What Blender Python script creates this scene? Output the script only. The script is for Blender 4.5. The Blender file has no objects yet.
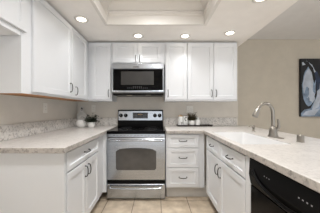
import bpy, bmesh, math, random
from mathutils import Vector, Matrix
random.seed(7)
S = bpy.context.scene
COL = S.collection

# ------------------------------------------------------------------ camera, world, lights, exposure
cam_d = bpy.data.cameras.new('camera'); cam = bpy.data.objects.new('camera', cam_d); COL.objects.link(cam)
cam.location = (0, 0, 1.19); cam.rotation_euler = (math.pi/2, 0, 0)
cam_d.sensor_width = 36; cam_d.lens = 36*165/320
cam_d.shift_x = 3.0/320; cam_d.shift_y = 2.8/320; cam_d.clip_start = 0.02
S.camera = cam
W = bpy.data.worlds.new('daylight'); S.world = W; W.use_nodes = True
nt = W.node_tree; bgn = nt.nodes['Background']           # soft sky; brighter lower half added as fill for the ceiling
wt = nt.nodes.new('ShaderNodeTexCoord'); wx = nt.nodes.new('ShaderNodeSeparateXYZ'); wr = nt.nodes.new('ShaderNodeValToRGB')
wm = nt.nodes.new('ShaderNodeMath'); wm.operation = 'MULTIPLY_ADD'; wm.inputs[1].default_value = .5; wm.inputs[2].default_value = .5
nt.links.new(wt.outputs['Generated'], wx.inputs[0]); nt.links.new(wx.outputs['Z'], wm.inputs[0]); nt.links.new(wm.outputs[0], wr.inputs[0])
SKY, LOWER_FILL = .24, .56
wr.color_ramp.elements[0].position = .46; wr.color_ramp.elements[0].color = (LOWER_FILL*.965, LOWER_FILL*.985, LOWER_FILL, 1)
wr.color_ramp.elements[1].position = .54; wr.color_ramp.elements[1].color = (SKY*.95, SKY*.98, SKY, 1)
nt.links.new(wr.outputs[0], bgn.inputs[0])
bgn.inputs[1].default_value = 2.2
LAMP_W = 10.0
S.view_settings.view_transform = 'Standard'; S.view_settings.look = 'None'
S.view_settings.gamma = 1.0; S.view_settings.use_curve_mapping = False
S.view_settings.exposure = 0.5

# ------------------------------------------------------------------ materials
def lin(c):
    return tuple(((v/255)/12.92 if v/255 <= .04045 else ((v/255+.055)/1.055)**2.4) for v in c) + (1,)
def mat(name, rgb, rough=.5, metal=0, var=0.0, scale=8, bump=0.0, bscale=60, coat=0, spec=.5, stretch=None):
    m = bpy.data.materials.new(name); m.use_nodes = True
    nt = m.node_tree; b = nt.nodes['Principled BSDF']
    b.inputs['Roughness'].default_value = rough; b.inputs['Metallic'].default_value = metal
    b.inputs['Specular IOR Level'].default_value = spec; b.inputs['Coat Weight'].default_value = coat
    b.inputs['Base Color'].default_value = lin(rgb)
    tc = nt.nodes.new('ShaderNodeTexCoord'); mp = nt.nodes.new('ShaderNodeMapping')
    nt.links.new(tc.outputs['Object'], mp.inputs[0])
    if stretch: mp.inputs['Scale'].default_value = stretch
    if var:
        n = nt.nodes.new('ShaderNodeTexNoise'); n.inputs['Scale'].default_value = scale; n.inputs['Detail'].default_value = 4
        nt.links.new(mp.outputs[0], n.inputs['Vector'])
        r = nt.nodes.new('ShaderNodeValToRGB')
        r.color_ramp.elements[0].position = .3; r.color_ramp.elements[1].position = .7
        r.color_ramp.elements[0].color = lin([max(0, v*(1-var)) for v in rgb])
        r.color_ramp.elements[1].color = lin([min(255, v*(1+var)) for v in rgb])
        nt.links.new(n.outputs[0], r.inputs[0]); nt.links.new(r.outputs[0], b.inputs['Base Color'])
    if bump:
        n2 = nt.nodes.new('ShaderNodeTexNoise'); n2.inputs['Scale'].default_value = bscale
        nt.links.new(mp.outputs[0], n2.inputs['Vector'])
        bp = nt.nodes.new('ShaderNodeBump'); bp.inputs['Strength'].default_value = bump; bp.inputs['Distance'].default_value = .002
        nt.links.new(n2.outputs[0], bp.inputs['Height']); nt.links.new(bp.outputs[0], b.inputs['Normal'])
    return m
def emit(name, rgb, st):
    m = mat(name, rgb, .5); b = m.node_tree.nodes['Principled BSDF']
    b.inputs['Emission Color'].default_value = lin(rgb); b.inputs['Emission Strength'].default_value = st
    return m
def stone(name, base, dark, lite, fine=95, amt=.55):
    m = bpy.data.materials.new(name); m.use_nodes = True; nt = m.node_tree; b = nt.nodes['Principled BSDF']
    b.inputs['Roughness'].default_value = .28
    tc = nt.nodes.new('ShaderNodeTexCoord')
    def noise(sc, det):
        n = nt.nodes.new('ShaderNodeTexNoise'); n.inputs['Scale'].default_value = sc; n.inputs['Detail'].default_value = det
        n.inputs['Roughness'].default_value = .7
        nt.links.new(tc.outputs['Object'], n.inputs['Vector']); return n
    def ramp(a, c0, p, c1):
        r = nt.nodes.new('ShaderNodeValToRGB'); e = r.color_ramp.elements
        e[0].position = a; e[0].color = c0; e[1].position = p; e[1].color = c1; return r
    n1 = noise(7, 5); r1 = ramp(.35, lin(base), .68, lin(lite)); nt.links.new(n1.outputs[0], r1.inputs[0])
    n2 = noise(fine, 3); r2 = ramp(.47, (0, 0, 0, 1), .62, (1, 1, 1, 1)); nt.links.new(n2.outputs[0], r2.inputs[0])
    n3 = noise(18, 4); r3 = ramp(.38, (0, 0, 0, 1), .58, (1, 1, 1, 1)); nt.links.new(n3.outputs[0], r3.inputs[0])
    mu = nt.nodes.new('ShaderNodeMath'); mu.operation = 'MULTIPLY'
    nt.links.new(r2.outputs[0], mu.inputs[0]); nt.links.new(r3.outputs[0], mu.inputs[1])
    m2 = nt.nodes.new('ShaderNodeMath'); m2.operation = 'MULTIPLY'; m2.inputs[1].default_value = amt
    nt.links.new(mu.outputs[0], m2.inputs[0])
    mx = nt.nodes.new('ShaderNodeMix'); mx.data_type = 'RGBA'
    nt.links.new(m2.outputs[0], mx.inputs['Factor']); nt.links.new(r1.outputs[0], mx.inputs['A'])
    mx.inputs['B'].default_value = lin(dark)
    nt.links.new(mx.outputs['Result'], b.inputs['Base Color'])
    return m
def tile_floor():
    m = bpy.data.materials.new('tan_tile'); m.use_nodes = True; nt = m.node_tree; b = nt.nodes['Principled BSDF']
    b.inputs['Roughness'].default_value = .42
    tc = nt.nodes.new('ShaderNodeTexCoord'); mp = nt.nodes.new('ShaderNodeMapping')
    mp.inputs['Location'].default_value = (.64+.345*6, -1.80+.345*12, 0)
    nt.links.new(tc.outputs['Object'], mp.inputs[0])
    br = nt.nodes.new('ShaderNodeTexBrick'); br.offset = 0; br.squash = 1
    br.inputs['Scale'].default_value = 1; br.inputs['Brick Width'].default_value = .345; br.inputs['Row Height'].default_value = .345
    br.inputs['Mortar Size'].default_value = .004; br.inputs['Mortar Smooth'].default_value = .2
    br.inputs['Color1'].default_value = lin((214, 199, 178)); br.inputs['Color2'].default_value = lin((206, 190, 168))
    br.inputs['Mortar'].default_value = lin((120, 104, 88))
    nt.links.new(mp.outputs[0], br.inputs['Vector'])
    n = nt.nodes.new('ShaderNodeTexNoise'); n.inputs['Scale'].default_value = 9; n.inputs['Detail'].default_value = 6
    nt.links.new(mp.outputs[0], n.inputs['Vector'])
    r = nt.nodes.new('ShaderNodeValToRGB'); r.color_ramp.elements[0].position = .3; r.color_ramp.elements[1].position = .7
    r.color_ramp.elements[0].color = (.72, .69, .66, 1); r.color_ramp.elements[1].color = (1.08, 1.08, 1.08, 1)
    nt.links.new(n.outputs[0], r.inputs[0])
    mx = nt.nodes.new('ShaderNodeMix'); mx.data_type = 'RGBA'; mx.blend_type = 'MULTIPLY'; mx.inputs['Factor'].default_value = 1
    nt.links.new(br.outputs['Color'], mx.inputs['A']); nt.links.new(r.outputs[0], mx.inputs['B'])
    nt.links.new(mx.outputs['Result'], b.inputs['Base Color'])
    bp = nt.nodes.new('ShaderNodeBump'); bp.inputs['Strength'].default_value = .4; bp.inputs['Distance'].default_value = .004; bp.invert = True
    nt.links.new(br.outputs['Fac'], bp.inputs['Height']); nt.links.new(bp.outputs[0], b.inputs['Normal'])
    return m
M = dict(
    wall=mat('beige_paint_lit', (216, 210, 201), .8, var=.015, bump=.08, bscale=220),  # same wall as beige; stronger kitchen lighting put into the colour
    beige=mat('beige_paint', (196, 188, 174), .8, var=.015, bump=.08, bscale=220),
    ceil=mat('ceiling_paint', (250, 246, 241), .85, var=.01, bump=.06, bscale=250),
    ceil_unlit=mat('ceiling_paint_unlit', (226, 225, 224), .85, var=.01, bump=.06, bscale=250),  # same ceiling paint; weaker dining light put into the colour
    white=mat('white_cabinet_paint', (226, 228, 231), .38, var=.006, scale=3),
    trim=mat('white_trim_paint', (234, 230, 224), .45, var=.005),
    wood=mat('raw_wood', (160, 112, 66), .55, var=.14, scale=5, stretch=(1, 1, 12)),
    counter=stone('pale_quartz', (212, 208, 204), (146, 140, 134), (226, 222, 218), 48, .40),
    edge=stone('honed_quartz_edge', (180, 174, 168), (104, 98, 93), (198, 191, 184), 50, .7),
    splash=stone('speckled_quartz', (208, 205, 201), (108, 102, 97), (224, 219, 213), 50, .8),
    floor=tile_floor(),
    steel=mat('brushed_steel', (184, 189, 196), .24, 1, var=.05, scale=6, stretch=(1, 1, 60)),
    steel_d=mat('dark_steel', (120, 118, 116), .3, 1, var=.04, scale=6, stretch=(1, 1, 60)),
    nickel=mat('brushed_nickel', (160, 155, 148), .28, 1, var=.04),
    pewter=mat('pewter', (66, 64, 62), .35, 1, var=.06),
    black=mat('black_enamel', (9, 9, 10), .35, var=.1, spec=.12),
    gloss=mat('black_glass', (6, 6, 7), .15, var=.1, spec=.1),
    oven=mat('oven_glass', (82, 80, 78), .14, var=.08),
    mwin=mat('microwave_mesh_glass', (44, 42, 40), .35, var=.08),
    ring=mat('burner_print', (92, 92, 94), .25, var=.05),
    porcelain=mat('white_porcelain', (240, 240, 238), .12, var=.004),
    sinkm=mat('white_sink_enamel', (228, 228, 228), .15, var=.004),
    plate=mat('outlet_plastic', (232, 229, 222), .4, var=.005),
    dark=mat('dark_slot', (40, 38, 36), .6, var=.05),
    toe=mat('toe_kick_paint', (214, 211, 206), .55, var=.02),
    toe_d=mat('toe_kick_paint_shaded', (96, 92, 88), .6, var=.03),  # toe kick with the recess shade painted into its colour
    tray=mat('dark_walnut', (44, 36, 32), .45, var=.2, scale=6, stretch=(2, 14, 14)),
    leaf=mat('dark_green_leaf', (46, 55, 40), .5, var=.25, scale=20),
    dry=mat('olive_dried_leaf', (86, 76, 50), .6, var=.3, scale=22),
    soil=mat('potting_soil', (52, 42, 34), .9, var=.3, scale=40),
    marble=mat('grey_marble', (205, 202, 198), .35, var=.1, scale=14),
    bamboo=mat('bamboo_lid', (190, 156, 112), .5, var=.1, scale=10),
    glyph=mat('black_print', (24, 24, 26), .5, var=.05),
    pale=mat('pale_grey_print', (170, 170, 172), .4, var=.02),
    lens=emit('lamp_lens', (255, 246, 230), 5),
    under=mat('microwave_lamp_cover', (190, 180, 164), .3, var=.02),
    lcd=mat('display_glass', (22, 22, 20), .1, var=.05),
    amber=emit('display_digits', (210, 160, 90), .25),
    canvas=mat('canvas_black', (16, 17, 22), .6, var=.25, scale=9),
    a_white=mat('art_pale', (178, 186, 198), .6, var=.1, scale=9),
    a_blue=mat('art_blue_grey', (122, 140, 162), .6, var=.28, scale=11),
    a_navy=mat('art_navy', (34, 46, 70), .6, var=.35, scale=10),
)

# ------------------------------------------------------------------ mesh helpers
OFF = {}
def new(): return bmesh.new()
def box(bm, x0, x1, y0, y1, z0, z1, mi=0):
    vs = [bm.verts.new((x, y, z)) for x in (x0, x1) for y in (y0, y1) for z in (z0, z1)]
    for f in ((0, 1, 3, 2), (4, 6, 7, 5), (0, 4, 5, 1), (2, 3, 7, 6), (0, 2, 6, 4), (1, 5, 7, 3)):
        bm.faces.new([vs[i] for i in f]).material_index = mi
    return bm
def prism(bm, pts, a, b, axis, mi=0):
    """extrude a 2-D outline between a and b along axis (x: pts are (y,z); y: (x,z); z: (x,y))"""
    def p(u, v, w):
        return {'x': (w, u, v), 'y': (u, w, v), 'z': (u, v, w)}[axis]
    A = [bm.verts.new(p(u, v, a)) for u, v in pts]; B = [bm.verts.new(p(u, v, b)) for u, v in pts]
    n = len(pts)
    bm.faces.new(A).material_index = mi; bm.faces.new(B[::-1]).material_index = mi
    for i in range(n): bm.faces.new((A[i], B[i], B[(i+1) % n], A[(i+1) % n])).material_index = mi
    return bm
def lathe(bm, prof, c, seg=24, mi=0, axis='z'):
    rings = []
    for r, h in prof:
        ring = []
        for i in range(seg):
            a = 2*math.pi*i/seg; u, v = r*math.cos(a), r*math.sin(a)
            q = {'z': (u, v, h), 'y': (u, h, v), 'x': (h, u, v)}[axis]
            ring.append(bm.verts.new((c[0]+q[0], c[1]+q[1], c[2]+q[2])))
        rings.append(ring)
    for k in range(len(rings)-1):
        for i in range(seg):
            f = bm.faces.new((rings[k][i], rings[k][(i+1) % seg], rings[k+1][(i+1) % seg], rings[k+1][i]))
            f.material_index = mi; f.smooth = True
    bm.faces.new(rings[0][::-1]).material_index = mi; bm.faces.new(rings[-1]).material_index = mi
    return bm
def tube(bm, pts, rad, seg=10, mi=0):
    pts = [Vector(p) for p in pts]; n = len(pts)
    rad = rad if isinstance(rad, (list, tuple)) else [rad]*n
    rings = []; up = None
    for i, p in enumerate(pts):
        t = (pts[min(i+1, n-1)]-pts[max(i-1, 0)]).normalized()
        if up is None: up = t.orthogonal().normalized()
        up = (up - t*up.dot(t)).normalized(); s = t.cross(up)
        rings.append([bm.verts.new(p+(up*math.cos(2*math.pi*k/seg)+s*math.sin(2*math.pi*k/seg))*rad[i]) for k in range(seg)])
    for a, b in zip(rings, rings[1:]):
        for k in range(seg):
            f = bm.faces.new((a[k], a[(k+1) % seg], b[(k+1) % seg], b[k])); f.smooth = True; f.material_index = mi
    bm.faces.new(rings[0][::-1]); bm.faces.new(rings[-1])
    return bm
def spline(pts, n=6):
    P = [Vector(p) for p in pts]; out = []
    for i in range(len(P)-1):
        p0, p1, p2, p3 = P[max(i-1, 0)], P[i], P[i+1], P[min(i+2, len(P)-1)]
        for k in range(n):
            t = k/n
            out.append(.5*((2*p1)+(p2-p0)*t+(2*p0-5*p1+4*p2-p3)*t*t+(3*p1-p0-3*p2+p3)*t**3))
    return out+[P[-1]]
def cells(bm, xs, ys, keep, z0, z1, side=0):
    V = {}
    def v(i, j, z):
        if (i, j, z) not in V: V[(i, j, z)] = bm.verts.new((xs[i], ys[j], z))
        return V[(i, j, z)]
    K = {(i, j) for i in range(len(xs)-1) for j in range(len(ys)-1) if keep(i, j)}
    for i, j in K:
        bm.faces.new((v(i, j, z1), v(i+1, j, z1), v(i+1, j+1, z1), v(i, j+1, z1)))
        bm.faces.new((v(i, j, z0), v(i, j+1, z0), v(i+1, j+1, z0), v(i+1, j, z0)))
        for di, dj, a, b in ((-1, 0, (i, j), (i, j+1)), (1, 0, (i+1, j), (i+1, j+1)), (0, -1, (i, j), (i+1, j)), (0, 1, (i, j+1), (i+1, j+1))):
            if (i+di, j+dj) not in K:
                bm.faces.new((v(*a, z0), v(*b, z0), v(*b, z1), v(*a, z1))).material_index = side
    return bm
def obj(name, bm, m, parent=None, bev=0.0, seg=2):
    off = OFF.get(parent.name, Vector()) if parent else Vector()
    bmesh.ops.recalc_face_normals(bm, faces=bm.faces)
    if off.length: bmesh.ops.translate(bm, verts=bm.verts, vec=-off)
    me = bpy.data.meshes.new(name); bm.to_mesh(me); bm.free()
    for mm in (m if isinstance(m, (list, tuple)) else [m]): me.materials.append(M[mm])
    o = bpy.data.objects.new(name, me); COL.objects.link(o)
    if parent: o.parent = parent; OFF[o.name] = off
    if bev:
        b = o.modifiers.new('bevel', 'BEVEL'); b.width = bev; b.segments = seg; b.limit_method = 'ANGLE'; b.angle_limit = math.radians(40)
    return o
def tag(o, label, cat, group=None):
    o['label'] = label; o['category'] = cat
    if group: o['group'] = group
    return o
def thing(name, loc, label, cat, group=None):
    o = bpy.data.objects.new(name, None); COL.objects.link(o); o.location = loc; o.empty_display_size = .1
    OFF[o.name] = Vector(loc)
    return tag(o, label, cat, group)
def struct(name, bm, m, bev=0):
    o = obj(name, bm, m, None, bev); o['kind'] = 'structure'; return o

# ------------------------------------------------------------------ room shell
YB, XL, XR, YF = 2.80, -1.35, 4.4, -2.6
ZS, ZD, XS = 2.222, 2.375, 1.34              # dropped kitchen ceiling, dining ceiling, edge of the drop
struct('floor', box(new(), XL-.1, XR+.1, YF, YB+.1, -.1, 0), 'floor')
struct('wall_back', box(box(new(), XL-.1, 1.375, YB, YB+.1, 0, 2.6), 1.375, XR+.1, YB+.004, YB+.1, 0, 2.6, 1), ('wall', 'beige'))
struct('wall_left', box(new(), XL-.1, XL, YF, YB, 0, 2.6), 'wall')
bm = box(new(), XR, XR+.1, 1.3, YB, 0, 2.6); box(bm, XR, XR+.1, YF, -2.0, 0, 2.6); box(bm, XR, XR+.1, -2.0, 1.3, 2.1, 2.6)  # unseen opening added to let in light from the right
struct('wall_right', bm, 'beige')
TX0, TX1, TY0, TY1 = -.607, .575, -.6, 2.0   # tray opening
bm = new()
cells(bm, [XL, TX0, TX1, XS], [YF, TY0, TY1, YB], lambda i, j: not (i == 1 and j == 1), ZS, 2.4755)
box(bm, XL, XS, YF, YB, 2.475, 2.6)                        # top of the tray
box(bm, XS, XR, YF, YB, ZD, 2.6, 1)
struct('ceiling', bm, ('ceil', 'ceil_unlit'))
def ring_trim(name, prof):
    """moulding round the tray; prof = (outward offset, z) outline"""
    bm = new(); cs = [(TX0, TY0, -1, -1), (TX1, TY0, 1, -1), (TX1, TY1, 1, 1), (TX0, TY1, -1, 1)]
    R = [[bm.verts.new((x+sx*d, y+sy*d, z)) for d, z in prof] for x, y, sx, sy in cs]
    n = len(prof)
    for k in range(4):
        for i in range(n):
            bm.faces.new((R[k][i], R[k][(i+1) % n], R[(k+1) % 4][(i+1) % n], R[(k+1) % 4][i]))
    return struct(name, bm, 'trim')
ring_trim('trim_1', [(-.004, ZS-.006), (-.004, ZS+.10), (-.028, ZS+.112), (-.028, ZS+.122), (.0, ZS+.125), (-.0005, ZS-.0005), (.03, ZS-.0005), (.03, ZS-.006)])
ring_trim('trim_2', [(-.002, 2.385), (-.012, 2.387), (-.018, 2.40), (-.06, 2.445), (-.075, 2.45), (-.075, 2.474), (-.002, 2.474)])

def downlight(x, y, label, z=ZS, power=1.0, cone=96):
    t = thing('recessed_light', (x, y, z), label, 'ceiling light', 'recessed ceiling lights')
    bm = new(); prof = [(.048, -.001), (.048, -.005), (.062, -.010), (.078, -.006), (.078, -.001)]
    R = [[bm.verts.new((x+r*math.cos(a*math.pi/14), y+r*math.sin(a*math.pi/14), z+h)) for r, h in prof] for a in range(28)]
    for k in range(28):
        for i in range(5):
            f = bm.faces.new((R[k][i], R[k][(i+1) % 5], R[(k+1) % 28][(i+1) % 5], R[(k+1) % 28][i])); f.smooth = True
    obj('trim_ring', bm, 'trim', t)
    obj('lens', lathe(new(), [(.047, -.001), (.047, -.004), (.03, -.006)], (x, y, z), 28), 'lens', t)
    ld = bpy.data.lights.new('downlight', 'SPOT'); ld.spot_size = math.radians(cone); ld.spot_blend = 1.0; ld.shadow_soft_size = .05; ld.energy = LAMP_W*power; ld.color = (1, .99, .98)
    lo = bpy.data.objects.new('downlight', ld); COL.objects.link(lo); lo.parent = t; lo.location = (0, 0, -.014)
downlight(-.264, 2.31, 'round recessed ceiling light in front of the cabinet over the microwave')
downlight(.396, 2.32, 'round recessed ceiling light in front of the narrow single-door wall cabinet')
downlight(.985, 2.23, 'round recessed ceiling light near the outer end of the right wall cabinets')
downlight(-.864, 1.89, 'round recessed ceiling light left of the ceiling tray above the left wall cabinets', power=.55)
downlight(.966, 1.52, 'round recessed ceiling light right of the ceiling tray, cut by the top of the picture')
downlight(-.864, .55, 'round recessed ceiling light nearest the camera on the left side')
downlight(.966, .45, 'round recessed ceiling light nearest the camera on the right side', power=.3)
downlight(-.03, 1.45, 'added unseen fill light inside the ceiling tray, farther in', 2.475, 6.0, 165)  # this and the next added out of view to light floor and counters
downlight(-.03, .30, 'added unseen fill light inside the ceiling tray, over the camera', 2.475, 6.0, 165)
downlight(2.6, .9, 'added unseen fill light over the dining area, near the painting', ZD, 6.0, 160)  # both dining lights added out of view for more light from above
downlight(2.6, -.9, 'added unseen fill light over the dining area, farther from the painting', ZD, 6.0, 160)

# ------------------------------------------------------------------ cabinet fronts
# orient: 'B' faces -Y (u = x), 'L' faces +X (u = y), 'R' faces -X (u = y); d = coordinate of the front plane
def P3(o, u, z, n, d):
    return {'B': (u, d-n, z), 'L': (d+n, u, z), 'R': (d-n, u, z)}[o]
def shaker(o, u0, u1, z0, z1, d, th=.02, rail=.055, rec=.011, step=.005):
    bm = new()
    def loop(i, n): return [bm.verts.new(P3(o, u, z, n, d)) for u, z in ((u0+i, z0+i), (u1-i, z0+i), (u1-i, z1-i), (u0+i, z1-i))]
    L = [loop(0, -th), loop(0, -.002), loop(.002, 0), loop(rail, 0), loop(rail+step*.5, -rec*.6), loop(rail+step, -rec)]
    bm.faces.new(L[0][::-1]); bm.faces.new(L[-1])
    for a, b in zip(L, L[1:]):
        for k in range(4): bm.faces.new((a[k], a[(k+1) % 4], b[(k+1) % 4], b[k]))
    return bm
def pull(o, u, z, d, parent, vertical, ln=.10, pr=.028):
    """bow pull with two feet"""
    bm = new(); h = ln/2
    pts = [(-h, .0), (-h*.98, pr*.55), (-h*.72, pr*.85), (-h*.3, pr), (h*.3, pr), (h*.72, pr*.85), (h*.98, pr*.55), (h, .0)]
    if vertical: q = [P3(o, u, z+a, n, d) for a, n in pts]
    else: q = [P3(o, u+a, z-.006*(n/pr), n, d) for a, n in pts]
    q = spline(q, 4); N = len(q)
    tube(bm, q, [.0035+.0015*math.sin(math.pi*i/(N-1)) for i in range(N)], 8)
    for s in (-h, h):
        c0 = P3(o, u, z+s, 0, d) if vertical else P3(o, u+s, z, 0, d)
        c1 = P3(o, u, z+s, .004, d) if vertical else P3(o, u+s, z, .004, d)
        tube(bm, [c0, c1], .007, 10)
    return obj('handle', bm, 'pewter', parent)
def door(o, u0, u1, z0, z1, d, t, hu=None, hz=None):
    dr = obj('door', shaker(o, u0, u1, z0, z1, d), 'white', t)
    if hu is not None: pull(o, hu, hz, d, dr, True)
    return dr
def drawer(o, u0, u1, z0, z1, d, t, name='drawer', rail=.036):
    dr = obj(name, shaker(o, u0, u1, z0, z1, d, rail=rail), 'white', t)
    pull(o, (u0+u1)/2, (z0+z1)/2+.006, d, dr, False)
    return dr

# ---- wall cabinets
UZ0, UZ1 = 1.314, 2.200
XU = -1.018; YU = 2.47                       # door planes of left and back wall cabinets
# over the fridge space
t = thing('wall_cabinet', (-1.19, .75, 1.752), 'short white wall cabinet high over the empty fridge space at far left', 'cabinet')
obj('body', box(new(), XL+.003, XU-.021, 0.30, 1.258, 1.752, UZ1), 'white', t, .002)
door('L', .32, .775, 1.79, UZ1-.015, XU, t); door('L', .782, 1.292, 1.79, UZ1-.015, XU, t)
# left run, two doors
t = thing('wall_cabinet', (-1.19, 2.0, UZ0), 'long two-door white wall cabinet on the left wall above the outlet', 'cabinet')
bm = new(); box(bm, XL+.003, XU-.021, 1.263, YB-.004, UZ0+.03, UZ1); box(bm, XU-.026, XU-.0212, 1.263, YU, UZ0, UZ0+.03); box(bm, XL+.003, XU-.0262, 1.263, 1.275, UZ0, UZ0+.03)
obj('body', bm, 'white', t, .0015)
b = obj('bottom_rail', box(new(), XU-.20, XU-.0215, 1.2752, YU, UZ0-.007, UZ0-.0002), 'wood', t); b['label'] = 'bare brown wood underside'
door('L', 1.362, 1.982, UZ0+.022, UZ1-.015, XU, t, 1.982-.045, UZ0+.13)
door('L', 1.990, 2.405, UZ0+.022, UZ1-.015, XU, t, 1.990+.075, UZ0+.105)
def back_cab(x0, x1, z0, label, doors):
    t = thing('wall_cabinet', ((x0+x1)/2, 2.64, z0), label, 'cabinet')
    bm = new(); box(bm, x0, x1, YU+.021, YB-.004, z0+.0, UZ1)
    obj('body', bm, 'white', t, .0015)
    for u0, u1, hu, hz in doors: door('B', u0, u1, z0+.024, UZ1-.018, YU, t, hu, hz)
    return t
back_cab(-1.036, -.681, UZ0, 'single-door white wall cabinet in the corner left of the microwave', [(-.985, -.695, -.722, UZ0+.115)])
back_cab(-.679, .1185, 1.866, 'short two-door white wall cabinet directly over the microwave', [(-.660, -.292, -.318, 1.866+.085), (-.286, .066, -.258, 1.866+.085)])
back_cab(.120, .452, UZ0, 'narrow single-door white wall cabinet right of the microwave', [(.134, .448, .165, UZ0+.115)])
back_cab(.454, 1.208, UZ0, 'wide two-door white wall cabinet at the right end of the back wall', [(.460, .846, .818, UZ0+.115), (.852, 1.198, .884, UZ0+.115)])

# ---- base cabinets
CZ0, CZ1 = .875, .915                        # counter slab
XLF, XRF, YBF = -.690, .630, 2.160           # front planes
# left
t = thing('base_cabinet', (-1.0, 1.7, 0), 'white base cabinet on the left with one drawer over two doors', 'cabinet')
bm = new(); box(bm, XL+.004, XLF-.021, 1.255, YB-.004, .10, CZ0-.001); box(bm, XLF-.0209, -.664, 2.165, YB-.004, .10, CZ0-.001)
obj('body', bm, 'white', t, .0015)
obj('end_panel', box(new(), XL+.004, XLF-.004, 1.236, 1.2545, 0, CZ0-.001), 'white', t, .0015)
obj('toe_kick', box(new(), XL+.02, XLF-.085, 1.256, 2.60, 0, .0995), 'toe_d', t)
drawer('L', 1.272, 1.965, .705, .855, XLF, t)
door('L', 1.272, 1.616, .125, .690, XLF, t, 1.616-.03, .595)
door('L', 1.622, 1.965, .125, .690, XLF, t, 1.622+.03, .595)
# drawers right of the range
t = thing('base_cabinet', (.37, 2.5, 0), 'white base cabinet with three stacked drawers right of the range', 'cabinet')
bm = new(); box(bm, .118, XRF-.004, YBF+.021, YB-.004, .155, CZ0-.001)
obj('body', bm, 'white', t, .0015)
obj('toe_kick', box(new(), .13, XRF+.083, YBF+.09, YB-.1, 0, .1545), 'toe', t)
for z0, z1 in ((.688, .858), (.428, .680), (.172, .420)): drawer('B', .135, .545, z0, z1, YBF, t, rail=.045)
# sink base
t = thing('base_cabinet', (.95, 1.7, 0), 'white sink base cabinet on the right with two top fronts over two doors', 'cabinet')
bm = new()
box(bm, XRF+.021, XRF+.04, 1.112, 2.157, .10, CZ0-.001)
box(bm, XRF+.04, 1.30, 1.112, 1.13, .10, CZ0-.001); box(bm, XRF+.04, 1.30, 2.141, 2.157, .10, CZ0-.001)
box(bm, 1.282, 1.30, 1.13, 2.141, .10, CZ0-.001); box(bm, XRF+.04, 1.282, 1.13, 2.141, .10, .118)
obj('body', bm, 'white', t)
obj('end_stile', box(new(), XRF, XRF+.0205, 1.112, 1.172, .10, CZ0-.001), 'white', t, .001)
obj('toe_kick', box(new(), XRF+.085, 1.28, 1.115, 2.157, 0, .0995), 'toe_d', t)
drawer('R', 1.665, 2.105, .695, .853, XRF, t); drawer('R', 1.180, 1.657, .695, .853, XRF, t, 'false_front')
door('R', 1.676, 2.105, .125, .680, XRF, t, 1.676+.04, .565)
door('R', 1.180, 1.670, .125, .680, XRF, t, 1.670-.035, .560)

# ---- counters
bm = cells(new(), [XL+.004, -.662, -.656], [1.176, 2.13, YB-.004], lambda i, j: True, CZ0, CZ1, 1)
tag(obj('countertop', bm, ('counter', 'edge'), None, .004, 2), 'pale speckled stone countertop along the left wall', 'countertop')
SX0, SX1, SY0, SY1 = .672, 1.075, 1.30, 2.03
bm = cells(new(), [.118, .607, SX0, SX1, 1.375, 1.52], [.30, SY0, SY1, 2.13, YB-.004],
           lambda i, j: not (i == 0 and j < 3) and not (i == 2 and j == 1), CZ0, CZ1, 1)
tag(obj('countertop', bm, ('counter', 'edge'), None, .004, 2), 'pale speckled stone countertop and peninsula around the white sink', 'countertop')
ZB = 1.051
tag(obj('backsplash', box(new(), XL+.002, XL+.024, 1.15, YB-.003, CZ1+.001, ZB), 'splash', None, .002), 'low speckled stone backsplash on the left wall', 'backsplash')
tag(obj('backsplash', box(new(), XL+.025, -.66, YB-.024, YB-.002, CZ1+.001, ZB), 'splash', None, .002), 'low speckled stone backsplash in the corner left of the range', 'backsplash')
tag(obj('backsplash', box(new(), .12, 1.345, YB-.024, YB-.002, CZ1+.001, ZB), 'splash', None, .002), 'low speckled stone backsplash behind the dark tray right of the range', 'backsplash')

# ------------------------------------------------------------------ range
RX0, RX1 = -.654, .107; RC = (RX0+RX1)/2
t = thing('range', (RC, 2.45, 0), 'stainless steel electric range with black glass cooktop between the base cabinets', 'stove')
obj('body', box(new(), RX0+.002, RX1-.002, 2.195, 2.77, .03, .868), 'steel_d', t, .003)
for x in (RX0+.05, RX1-.05):
    for y in (2.25, 2.72): obj('foot', lathe(new(), [(.018, 0), (.018, .0295)], (x, y, 0), 10), 'black', t)
# cooktop
ct = obj('cooktop', box(new(), RX0-.002, RX1+.002, 2.145, 2.715, .869, .908), 'gloss', t, .008, 3)
for bx, by, r in ((-.47, 2.31, .105), (-.08, 2.31, .085), (-.47, 2.56, .08), (-.08, 2.56, .105)):
    bm = new()
    for rr, w in ((r, .005), (r*.62, .003)):
        R = [[bm.verts.new((bx+q*math.cos(a*math.pi/24), by+q*math.sin(a*math.pi/24), .9082+dz)) for q, dz in ((rr-w, 0), (rr-w, .0006), (rr, .0006), (rr, 0))] for a in range(48)]
        for k in range(48):
            for i in range(4): bm.faces.new((R[k][i], R[k][(i+1) % 4], R[(k+1) % 48][(i+1) % 4], R[(k+1) % 48][i]))
    obj('burner', bm, 'ring', ct)
# backguard
bg = obj('backguard', prism(new(), [(2.716, .869), (2.79, .869), (2.79, 1.175), (2.745, 1.182), (2.728, 1.172), (2.716, .95)], RX0+.006, RX1-.006, 'x'), 'black', t, .004)
bm = new(); prism(bm, [(RX0+.022, 1.008), (RX1-.022, 1.008), (RX1-.018, 1.02), (RX1-.022, 1.155), (RX1-.034, 1.162), (RX0+.034, 1.162), (RX0+.022, 1.155), (RX0+.018, 1.02)], 2.712, 2.735, 'y')
cp = obj('control_panel', bm, 'steel', bg, .002)
ds = obj('display', box(new(), -.398, -.150, 2.707, 2.7119, 1.040, 1.137), 'lcd', cp, .002)
bm = new()
for k, x in enumerate((-.315, -.298, -.272, -.255)):
    for dz in (0, .012): box(bm, x, x+.010, 2.7055, 2.7068, 1.098+dz, 1.1005+dz)
    box(bm, x+.0085, x+.0105, 2.7055, 2.7068, 1.0985, 1.112)
obj('clock_digits', bm, 'amber', ds)
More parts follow.
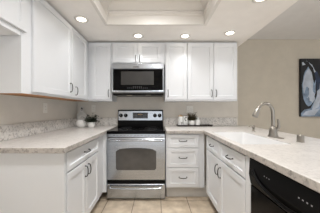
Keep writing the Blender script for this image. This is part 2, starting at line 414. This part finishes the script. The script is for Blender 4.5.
for x in (-.385, -.36, -.335, -.215, -.19, -.165):
    for z in (1.055, 1.08, 1.108): obj('button', box(new(), x-.006, x+.008, 2.7057, 2.7068, z, z+.008), 'ring', ds)
for x in (-.592, -.512, -.033, .044):
    kb = obj('knob', lathe(new(), [(.031, 0), (.031, -.006), (.025, -.010), (.022, -.030), (.018, -.033)], (x, 2.7118, 1.088), 20, 0, 'y'), 'black', cp)
    obj('pointer', box(new(), x-.0025, x+.0025, 2.676, 2.6785, 1.090, 1.106), 'pale', kb)
# vent strip, door, drawer
vs = obj('vent_strip', box(new(), RX0, RX1, 2.168, 2.194, .826, .867), 'steel', t, .003)
bm = new()
for k in range(14):
    x = RX0+.075+k*.0455; box(bm, x, x+.030, 2.1665, 2.1679, .845, .850)
obj('vent_slots', bm, 'dark', vs)
od = obj('oven_door', prism(new(), [(2.194, .258), (2.165, .258), (2.157, .27), (2.152, .54), (2.157, .80), (2.168, .819), (2.194, .819)], RX0, RX1, 'x'), 'steel', t, .003)
w = [(-.535, .42), (-.52, .398), (-.03, .398), (-.012, .42), (-.010, .64)]
for k in range(1, 12):
    a = k/12; x = -.012+(-.535+.012)*a; w.append((x, .655+.030*math.sin(math.pi*a)**.6))
w.append((-.537, .64))
obj('window', prism(new(), w, 2.147, 2.1565, 'y'), 'oven', od, .002)
hp = spline([(RX0+.035, 2.155, .775), (RX0+.038, 2.118, .782), (RX0+.075, 2.100, .790), (RC, 2.094, .796), (RX1-.075, 2.100, .790), (RX1-.038, 2.118, .782), (RX1-.035, 2.155, .775)], 6)
obj('handle', tube(new(), hp, .0125, 12), 'steel', od)
dw = obj('drawer', prism(new(), [(2.194, .022), (2.160, .022), (2.155, .03), (2.155, .205), (2.162, .213), (2.194, .213)], RX0, RX1, 'x'), 'steel', t, .003)
hp = spline([(RX0+.05, 2.154, .197), (RX0+.052, 2.125, .190), (RX0+.085, 2.112, .174), (RC, 2.108, .170), (RX1-.085, 2.112, .174), (RX1-.052, 2.125, .190), (RX1-.05, 2.154, .197)], 6)
obj('handle', tube(new(), hp, .0105, 12), 'steel', dw)
obj('gap_strip', box(new(), RX0+.004, RX1-.004, 2.160, 2.194, .2135, .2575), 'black', t)

# ------------------------------------------------------------------ microwave
MX0, MX1 = -.658, .102
t = thing('microwave', ((MX0+MX1)/2, 2.6, 1.42), 'stainless and black over-the-range microwave under the short wall cabinet', 'microwave')
bm = box(new(), MX0, MX1, 2.425, YB-.004, 1.425, 1.862)
obj('body', bm, 'steel_d', t, .003)
gr = obj('vent_grille', box(new(), MX0, MX1, 2.40, 2.4245, 1.782, 1.853), 'steel', t, .003)
obj('badge', box(new(), -.345, -.260, 2.3975, 2.3999, 1.800, 1.812), 'steel_d', gr, .001)
dr = obj('door', box(new(), MX0, MX1, 2.403, 2.4245, 1.462, 1.7805), 'steel', t, .003)
gl = obj('door_glass', box(new(), MX0+.018, MX1-.018, 2.398, 2.4029, 1.466, 1.776), 'gloss', dr, .003)
obj('window', box(new(), -.523, -.046, 2.3955, 2.3979, 1.545, 1.740), 'mwin', gl, .003)
bm = new()
for k in range(11):
    x = -.43+k*.028
    box(bm, x, x+.014, 2.3962, 2.3979, 1.496, 1.502)
    if 2 < k < 8: box(bm, x, x+.012, 2.3962, 2.3979, 1.512, 1.520)
obj('keypad', bm, 'ring', gl)
obj('bottom_strip', box(new(), MX0-.004, MX1+.004, 2.395, 2.4245, 1.436, 1.4615), 'steel', t, .003)
bt = obj('base_pan', box(new(), MX0+.01, MX1-.01, 2.4246, 2.77, 1.400, 1.4245), 'black', t, .004)
for x in (-.41, -.13): obj('lamp_cover', box(new(), x-.04, x+.04, 2.43, 2.49, 1.396, 1.3999), 'under', bt, .001)

# ------------------------------------------------------------------ dishwasher
DY0, DY1 = .50, 1.106
t = thing('dishwasher', (.95, .8, 0), 'black dishwasher under the right countertop, beside the sink cabinet', 'dishwasher')
obj('body', box(new(), XRF+.03, 1.24, DY0, DY1, .10, CZ0-.004), 'black', t)
obj('door', box(new(), XRF-.004, XRF+.0295, DY0+.003, DY1-.003, .115, .690), 'gloss', t, .004)
pn = prism(new(), [(XRF-.004, .694), (XRF-.010, .72), (XRF-.018, .76), (XRF-.012, .868), (XRF+.0295, .872), (XRF+.0295, .694)], DY0+.003, DY1-.003, 'y')
cp = obj('control_panel', pn, 'black', t, .004)
hp = spline([(XRF-.014, DY1-.05, .800), (XRF-.022, DY1-.10, .762), (XRF-.024, DY1-.18, .735), (XRF-.024, (DY0+DY1)/2, .722), (XRF-.024, DY0+.18, .735), (XRF-.022, DY0+.1, .762), (XRF-.014, DY0+.05, .800)], 6)
obj('handle', tube(new(), hp, .009, 10), 'black', cp)
def on_panel(bm, y, z, dy, dz):
    f = (z-.76)/(.862-.76); x = XRF-.018+.008*f
    box(bm, x-.0012, x+.001, y-dy/2, y+dy/2, z-dz/2, z+dz/2)
bm = new()
for k in range(9): on_panel(bm, DY1-.045-.008*k, .838-.0006*(k % 2), .0055, .0030)
obj('badge', bm, 'pale', cp)
for y, z in ((.945, .806), (.925, .806), (.905, .806), (.715, .806), (.695, .806), (.675, .806), (.655, .806)):
    bm = new(); on_panel(bm, y, z, .007, .006); obj('button', bm, 'pale', cp)
for y, n in ((.925, 3), (.735, 6), (.66, 5)):
    bm = new()
    for k in range(n): on_panel(bm, y-.011*k, .840, .007, .0022)
    obj('panel_text', bm, 'pale', cp)
obj('toe_panel', box(new(), XRF+.06, XRF+.08, DY0+.004, DY1-.004, 0, .0995), 'black', t)

# ------------------------------------------------------------------ sink and fittings
bm = new()
def basin(bm, i, z, r):
    pts = []
    for cx, cy, a0 in ((SX1-i-r, SY1-i-r, 0), (SX0+i+r, SY1-i-r, 90), (SX0+i+r, SY0+i+r, 180), (SX1-i-r, SY0+i+r, 270)):
        for k in range(5):
            a = math.radians(a0+22.5*k); pts.append(bm.verts.new((cx+r*math.cos(a), cy+r*math.sin(a), z)))
    return pts
Ls = [basin(bm, .001, CZ0-.012, .03), basin(bm, .001, CZ1-.006, .03), basin(bm, .005, CZ1-.004, .03), basin(bm, .010, CZ1-.012, .03), basin(bm, .02, .70, .05), basin(bm, .05, .672, .05),
      basin(bm, .05, .660, .05), basin(bm, .010, .69, .05)]
for a, b in zip(Ls, Ls[1:]+Ls[:1]):
    if a is Ls[5]: continue
    for k in range(20):
        f = bm.faces.new((a[k], a[(k+1) % 20], b[(k+1) % 20], b[k])); f.smooth = True
bm.faces.new(Ls[5]); bm.faces.new(Ls[6][::-1])
t = thing('sink', ((SX0+SX1)/2, (SY0+SY1)/2, .66), 'white rectangular sink set into the right countertop', 'sink')
obj('basin', bm, 'sinkm', t)
obj('drain', lathe(new(), [(.045, 0), (.045, .003), (.03, .004), (.026, .001)], (.90, 1.66, .6722), 20), 'nickel', t)

FX, FY = 1.165, 1.655
t = thing('faucet', (FX, FY, CZ1), 'tall brushed nickel gooseneck faucet behind the sink', 'faucet')
obj('base', lathe(new(), [(.044, .0005), (.044, .008), (.038, .02), (.034, .06), (.029, .09), (.018, .105)], (FX, FY, CZ1), 24), 'nickel', t)
bm = prism(new(), [(FX+.03*math.cos(a*math.pi/12)*1.1, FY+math.sin(a*math.pi/12)*.045+(-.085 if math.sin(a*math.pi/12) < -.01 else .02)) for a in range(24)], CZ1+.0003, CZ1+.006, 'z')
obj('deck_plate', bm, 'nickel', t, .002)
sp = spline([(FX, FY, CZ1+.095), (FX-.002, FY, CZ1+.20), (FX-.006, FY, CZ1+.265), (FX-.03, FY, CZ1+.312), (FX-.075, FY, CZ1+.333), (FX-.12, FY, CZ1+.318), (FX-.15, FY, CZ1+.282)], 6)
obj('spout', tube(new(), sp, .0165, 12), 'nickel', t)
obj('spray_head', tube(new(), [(FX-.146, FY, CZ1+.289), (FX-.158, FY, CZ1+.265), (FX-.178, FY, CZ1+.215), (FX-.184, FY, CZ1+.198)], [.0175, .022, .028, .026], 14), 'nickel', t)
hd = obj('handle', tube(new(), spline([(FX+.012, FY, CZ1+.060), (FX+.036, FY-.010, CZ1+.078), (FX+.044, FY-.018, CZ1+.12), (FX+.034, FY-.022, CZ1+.180)], 5), [.020]*5+[.016]*5+[.011]*4+[.008]*2, 10), 'nickel', t)

t = thing('soap_dispenser', (1.205, 2.06, CZ1), 'small nickel soap dispenser at the back corner of the sink', 'soap dispenser')
obj('base', lathe(new(), [(.022, .0005), (.022, .006), (.014, .012), (.012, .045)], (1.205, 2.06, CZ1), 18), 'nickel', t)
obj('pump', lathe(tube(new(), [(1.205, 2.06, CZ1+.062), (1.17, 2.06, CZ1+.066), (1.145, 2.06, CZ1+.058)], [.008, .007, .006], 8), [(.018, .045), (.020, .05), (.020, .068), (.012, .073)], (1.205, 2.06, CZ1), 18), 'nickel', t)
t = thing('air_gap_cap', (1.206, 1.387, CZ1), 'stubby nickel air gap cap on the countertop right of the faucet', 'air gap cap')
obj('cap', lathe(new(), [(.024, .004), (.025, .008), (.025, .052), (.021, .060), (.008, .062)], (1.206, 1.387, CZ1), 22), 'nickel', t)
obj('flange', lathe(new(), [(.027, .0004), (.027, .003), (.026, .0039)], (1.206, 1.387, CZ1), 22), 'nickel', t)

# ------------------------------------------------------------------ outlets
def outlet(loc, wall, gangs, label):
    t = thing('outlet_plate', loc, label, 'outlet'); x, y, z = loc
    w = .036*gangs if gangs > 1 else .036
    w = .035+.023*(gangs-1)
    def bx(u0, u1, z0, z1, n0, n1):
        return box(new(), x+n0, x+n1, y+u0, y+u1, z+z0, z+z1) if wall == 'L' else box(new(), x+u0, x+u1, y-n1, y-n0, z+z0, z+z1)
    obj('cover', bx(-w, w, 0, .118, .0005, .006), 'plate', t, .002)
    for g in range(gangs):
        c = (g-(gangs-1)/2)*.046
        ins = obj('socket', bx(c-.017, c+.017, .025, .093, .0061, .0085), 'plate', t, .001)
        for zz in (.040, .072):
            b = new()
            for s in (-.006, .006):
                if wall == 'L': box(b, x+.0086, x+.0089, y+c+s-.001, y+c+s+.001, z+zz, z+zz+.008)
                else: box(b, x+c+s-.001, x+c+s+.001, y-.0089, y-.0086, z+zz, z+zz+.008)
            obj('slot', b, 'dark', ins)
outlet((XL, 1.99, 1.146), 'L', 1, 'white outlet plate on the left wall above the backsplash')
outlet((-1.075, YB, 1.146), 'B', 1, 'white outlet plate on the back wall in the corner behind the potted plant')
outlet((.555, YB, 1.130), 'B', 2, 'double white outlet plate on the back wall above the dark tray')

# ------------------------------------------------------------------ corner decor
def leaf(bm, base, d, ln, wd, droop, mi=0):
    d = Vector(d).normalized(); s = d.cross(Vector((0, 0, 1)))
    s = s.normalized() if s.length > 1e-3 else Vector((1, 0, 0)); up = s.cross(d)
    prev = None
    for k in range(5):
        f = k/4; c = Vector(base)+d*ln*f-Vector((0, 0, droop*f*f)); w = wd*math.sin(math.pi*min(.98, .12+f*.86))
        a, m_, b = bm.verts.new(c-s*w+up*w*.25), bm.verts.new(c), bm.verts.new(c+s*w+up*w*.25)
        if prev:
            bm.faces.new((prev[0], prev[1], m_, a)); bm.faces.new((prev[1], prev[2], b, m_))
        prev = (a, m_, b)
def plant(x, y, z, pr, ph, spread, hgt, m, n, label, lw):
    t = thing('potted_plant', (x, y, z), label, 'plant')
    obj('pot', lathe(new(), [(pr*.62, .0006), (pr*.8, .004), (pr, ph*.5), (pr*.97, ph*.85), (pr*.9, ph), (pr*.82, ph), (pr*.82, ph*.88)], (x, y, z), 24), 'porcelain', t)
    obj('soil', lathe(new(), [(pr*.80, 0), (pr*.80, .004), (pr*.3, .007)], (x, y, z+ph*.885), 18), 'soil', t)
    bm = new()
    for i in range(n):
        a = random.uniform(0, 2*math.pi); e = random.uniform(.15, 1.3); r = random.uniform(0, pr*.55)
        b0 = Vector((x+r*math.cos(a), y+r*math.sin(a), z+ph*.93)); d = Vector((math.cos(a)*math.cos(e), math.sin(a)*math.cos(e)*.7, math.sin(e)))
        st = random.uniform(.25, .95)
        tip = b0+Vector((d.x*spread, d.y*spread, d.z*hgt))*st
        tube(bm, [b0, (b0+tip)/2+Vector((0, 0, .006)), tip], .0012, 4)
        for k in range(4):
            aa = a+random.uniform(-1.4, 1.4)
            leaf(bm, b0.lerp(tip, .4+.2*k), (math.cos(aa), math.sin(aa)*.7, random.uniform(-.1, .8)), random.uniform(.6, 1.1)*lw*2.2, lw*.5, lw*.5)
    f = obj('foliage', bm, m, t)
plant(-.995, 2.50, CZ1, .056, .085, 00.13, .15, 'leaf', 80, 'small dark leafy plant in a round white pot in the left corner', .022)

cx, cy = -1.236, 2.735
t = thing('cutting_board', (cx, cy, CZ1), 'grey marble paddle cutting board leaning on the back wall in the left corner', 'cutting board')
out = [(-.075, 0), (.075, 0), (.084, .012), (.084, .18), (.076, .205), (.05, .218), (.034, .232), (.028, .26), (.030, .295), (.024, .315), (.010, .325),
       (-.010, .325), (-.024, .315), (-.030, .295), (-.028, .26), (-.034, .232), (-.05, .218), (-.076, .205), (-.084, .18), (-.084, .012)]
bm = new(); tl = .10
def bp(u, v, n): return (cx+u, cy-.02+v*tl*.5-n, CZ1+.002+v*math.cos(tl*.5)*.985)
A = [bm.verts.new(bp(u, v, .016)) for u, v in out]; B = [bm.verts.new(bp(u, v, 0)) for u, v in out]
bm.faces.new(A); bm.faces.new(B[::-1])
for i in range(len(out)): bm.faces.new((A[i], B[i], B[(i+1) % len(out)], A[(i+1) % len(out)]))
obj('board', bm, 'marble', t, .003)
hc = Vector(bp(0, .292, .010))
obj('hanging_hole', lathe(new(), [(.013, -.0078), (.013, -.0062)], hc, 16, 0, 'y'), 'dark', t)
bm = new(); tube(bm, [(cx+.013*math.cos(a), hc.y-.010-.004*math.sin(a), hc.z-.012+.022*math.sin(a)) for a in [i*math.pi/8 for i in range(16)]]+[(cx+.013, hc.y-.010, hc.z-.012)], .003, 6)
obj('cord_loop', bm, 'dark', t)
t = thing('bowl', (-1.148, 2.50, CZ1), 'round white ceramic bowl in front of the marble cutting board', 'bowl')
obj('bowl_shell', lathe(new(), [(.034, .0006), (.040, .006), (.062, .022), (.076, .050), (.076, .080), (.064, .104), (.050, .114), (.044, .114), (.056, .100), (.068, .078), (.066, .05), (.045, .024), (.01, .016)], (-1.148, 2.50, CZ1), 28), 'porcelain', t)
obj('foot_ring', lathe(new(), [(.033, .0004), (.035, .0005), (.035, .007), (.033, .007)], (-1.148, 2.50, CZ1), 28), 'porcelain', t)

# ------------------------------------------------------------------ tray and what stands on it
t = thing('serving_tray', (.605, 2.70, CZ1), 'long dark wooden tray on the right back counter', 'tray')
bm = new(); box(bm, .335, .885, 2.64, 2.765, CZ1+.0005, CZ1+.010)
obj('tray_base', bm, 'tray', t, .002)
bm = new()
for a in ((.335, .885, 2.64, 2.65), (.335, .885, 2.755, 2.765), (.335, .347, 2.65, 2.755), (.873, .885, 2.65, 2.755)): box(bm, *a, CZ1+.010, CZ1+.022)
obj('rim', bm, 'tray', t)
for x, s in ((.336, -1), (.884, 1)):
    bm = tube(new(), spline([(x, 2.66, CZ1+.015), (x+s*.022, 2.675, CZ1+.018), (x+s*.022, 2.73, CZ1+.018), (x, 2.745, CZ1+.015)], 4), .005, 6)
    obj('grip', bm, 'tray', t)
TZ = CZ1+.0105
x, y = .388, 2.70
t = thing('canister', (x, y, TZ), 'tall white canister with a wooden lid at the left end of the tray', 'canister')
obj('jar', lathe(new(), [(.036, .0004), (.041, .004), (.042, .01), (.042, .142), (.038, .148)], (x, y, TZ), 24), 'porcelain', t)
obj('lid', lathe(new(), [(.039, .1485), (.041, .151), (.041, .160), (.012, .163), (.012, .172), (.006, .176)], (x, y, TZ), 20), 'bamboo', t)
bm = new()
tube(bm, [(x-.002, y-.0415, TZ+.062), (x+.010, y-.0405, TZ+.040)], .0035, 6); tube(bm, [(x+.026, y-.0325, TZ+.062), (x+.006, y-.0415, TZ+.016)], .0035, 6)
obj('lettering', bm, 'glyph', t)
x, y = .468, 2.705
t = thing('pitcher', (x, y, TZ), 'white pitcher with a black loop handle, second from the left on the tray', 'pitcher')
obj('jug', lathe(new(), [(.034, .0004), (.038, .006), (.039, .07), (.036, .115), (.035, .138), (.038, .152), (.034, .152), (.031, .13)], (x, y, TZ), 24), 'porcelain', t)
obj('handle', tube(new(), spline([(x+.008, y-.032, TZ+.128), (x-.008, y-.052, TZ+.135), (x-.020, y-.056, TZ+.112), (x-.012, y-.050, TZ+.085), (x+.006, y-.036, TZ+.080)], 5), .0055, 8), 'glyph', t)
plant(.566, 2.69, TZ, .054, .084, .080, .18, 'dry', 100, 'olive dried-looking plant in a white pot in the middle of the tray', .018)
x, y = .662, 2.68
t = thing('vase', (x, y, TZ), 'small white vase with a short neck, right of the plant on the tray', 'vase')
obj('vase_body', lathe(new(), [(.034, .0004), (.038, .006), (.040, .03), (.038, .082), (.027, .100), (.020, .108)], (x, y, TZ), 24), 'porcelain', t)
obj('neck', lathe(new(), [(.0195, .1085), (.019, .124), (.024, .130), (.020, .130), (.016, .118)], (x, y, TZ), 24), 'porcelain', t)

# ------------------------------------------------------------------ abstract canvas on the dining wall
ax0, ax1, az0, az1, ay = 2.412, 3.15, 1.068, 2.040, YB-.034
t = thing('wall_art', ((ax0+ax1)/2, YB-.02, az0), 'abstract canvas in black, navy and pale blue on the beige wall', 'painting')
bm = box(new(), ax0, ax1, ay, YB+.002, az0, az1)
LAYER = [0]
def patch(pts, k, mi):
    LAYER[0] += 1; k = LAYER[0]
    prism(bm, [(ax0+u*(ax1-ax0), az0+v*(az1-az0)) for u, v in pts], ay-.0006*k, ay-.0006*(k-1)-.0001, 'y', mi)
def blob(cx, cy, rx, ry, rot=0, n=24, j=.06):
    R = random.Random(int(cx*991+cy*77)); o = []
    for i in range(n):
        a = 2*math.pi*i/n; q = 1+R.uniform(-j, j); u, v = rx*math.cos(a)*q, ry*math.sin(a)*q
        o.append((min(.998, max(.002, cx+u*math.cos(rot)-v*math.sin(rot))), min(.998, max(.002, cy+u*math.sin(rot)+v*math.cos(rot)))))
    return o
patch([(.002, .002), (.998, .002), (.998, .52), (.62, .56), (.42, .50), (.33, .30), (.22, .14), (.08, .12), (.002, .06)], 1, 2)
patch(blob(.62, .42, .26, .22), 2, 1)
patch([(.24, .10), (.40, .16), (.46, .34), (.40, .40), (.31, .26)], 2, 1)
patch(blob(.185, .53, .155, .345, -.06), 2, 2)
patch(blob(.17, .58, .115, .25, -.10, 24, .10), 3, 1)
patch(blob(.24, .36, .07, .12, .3, 24, .2), 3, 1)
patch(blob(.13, .42, .05, .09, -.2, 24, .16), 3, 2)
patch([(.27, .75), (.34, .60), (.36, .44), (.42, .48), (.44, .64), (.36, .78)], 3, 3)
patch([(.02, .93), (.12, .96), (.25, .89), (.33, .77), (.30, .76), (.22, .85), (.12, .90), (.03, .88)], 2, 1)
patch([(.06, .975), (.16, .94), (.27, .84), (.33, .66), (.30, .56), (.27, .64), (.24, .76), (.16, .86), (.05, .93)], 5, 0)
patch([(.02, .02), (.30, .02), (.42, .14), (.28, .12), (.10, .09)], 3, 1)
obj('canvas', bm, ('canvas', 'a_white', 'a_blue', 'a_navy'), t)
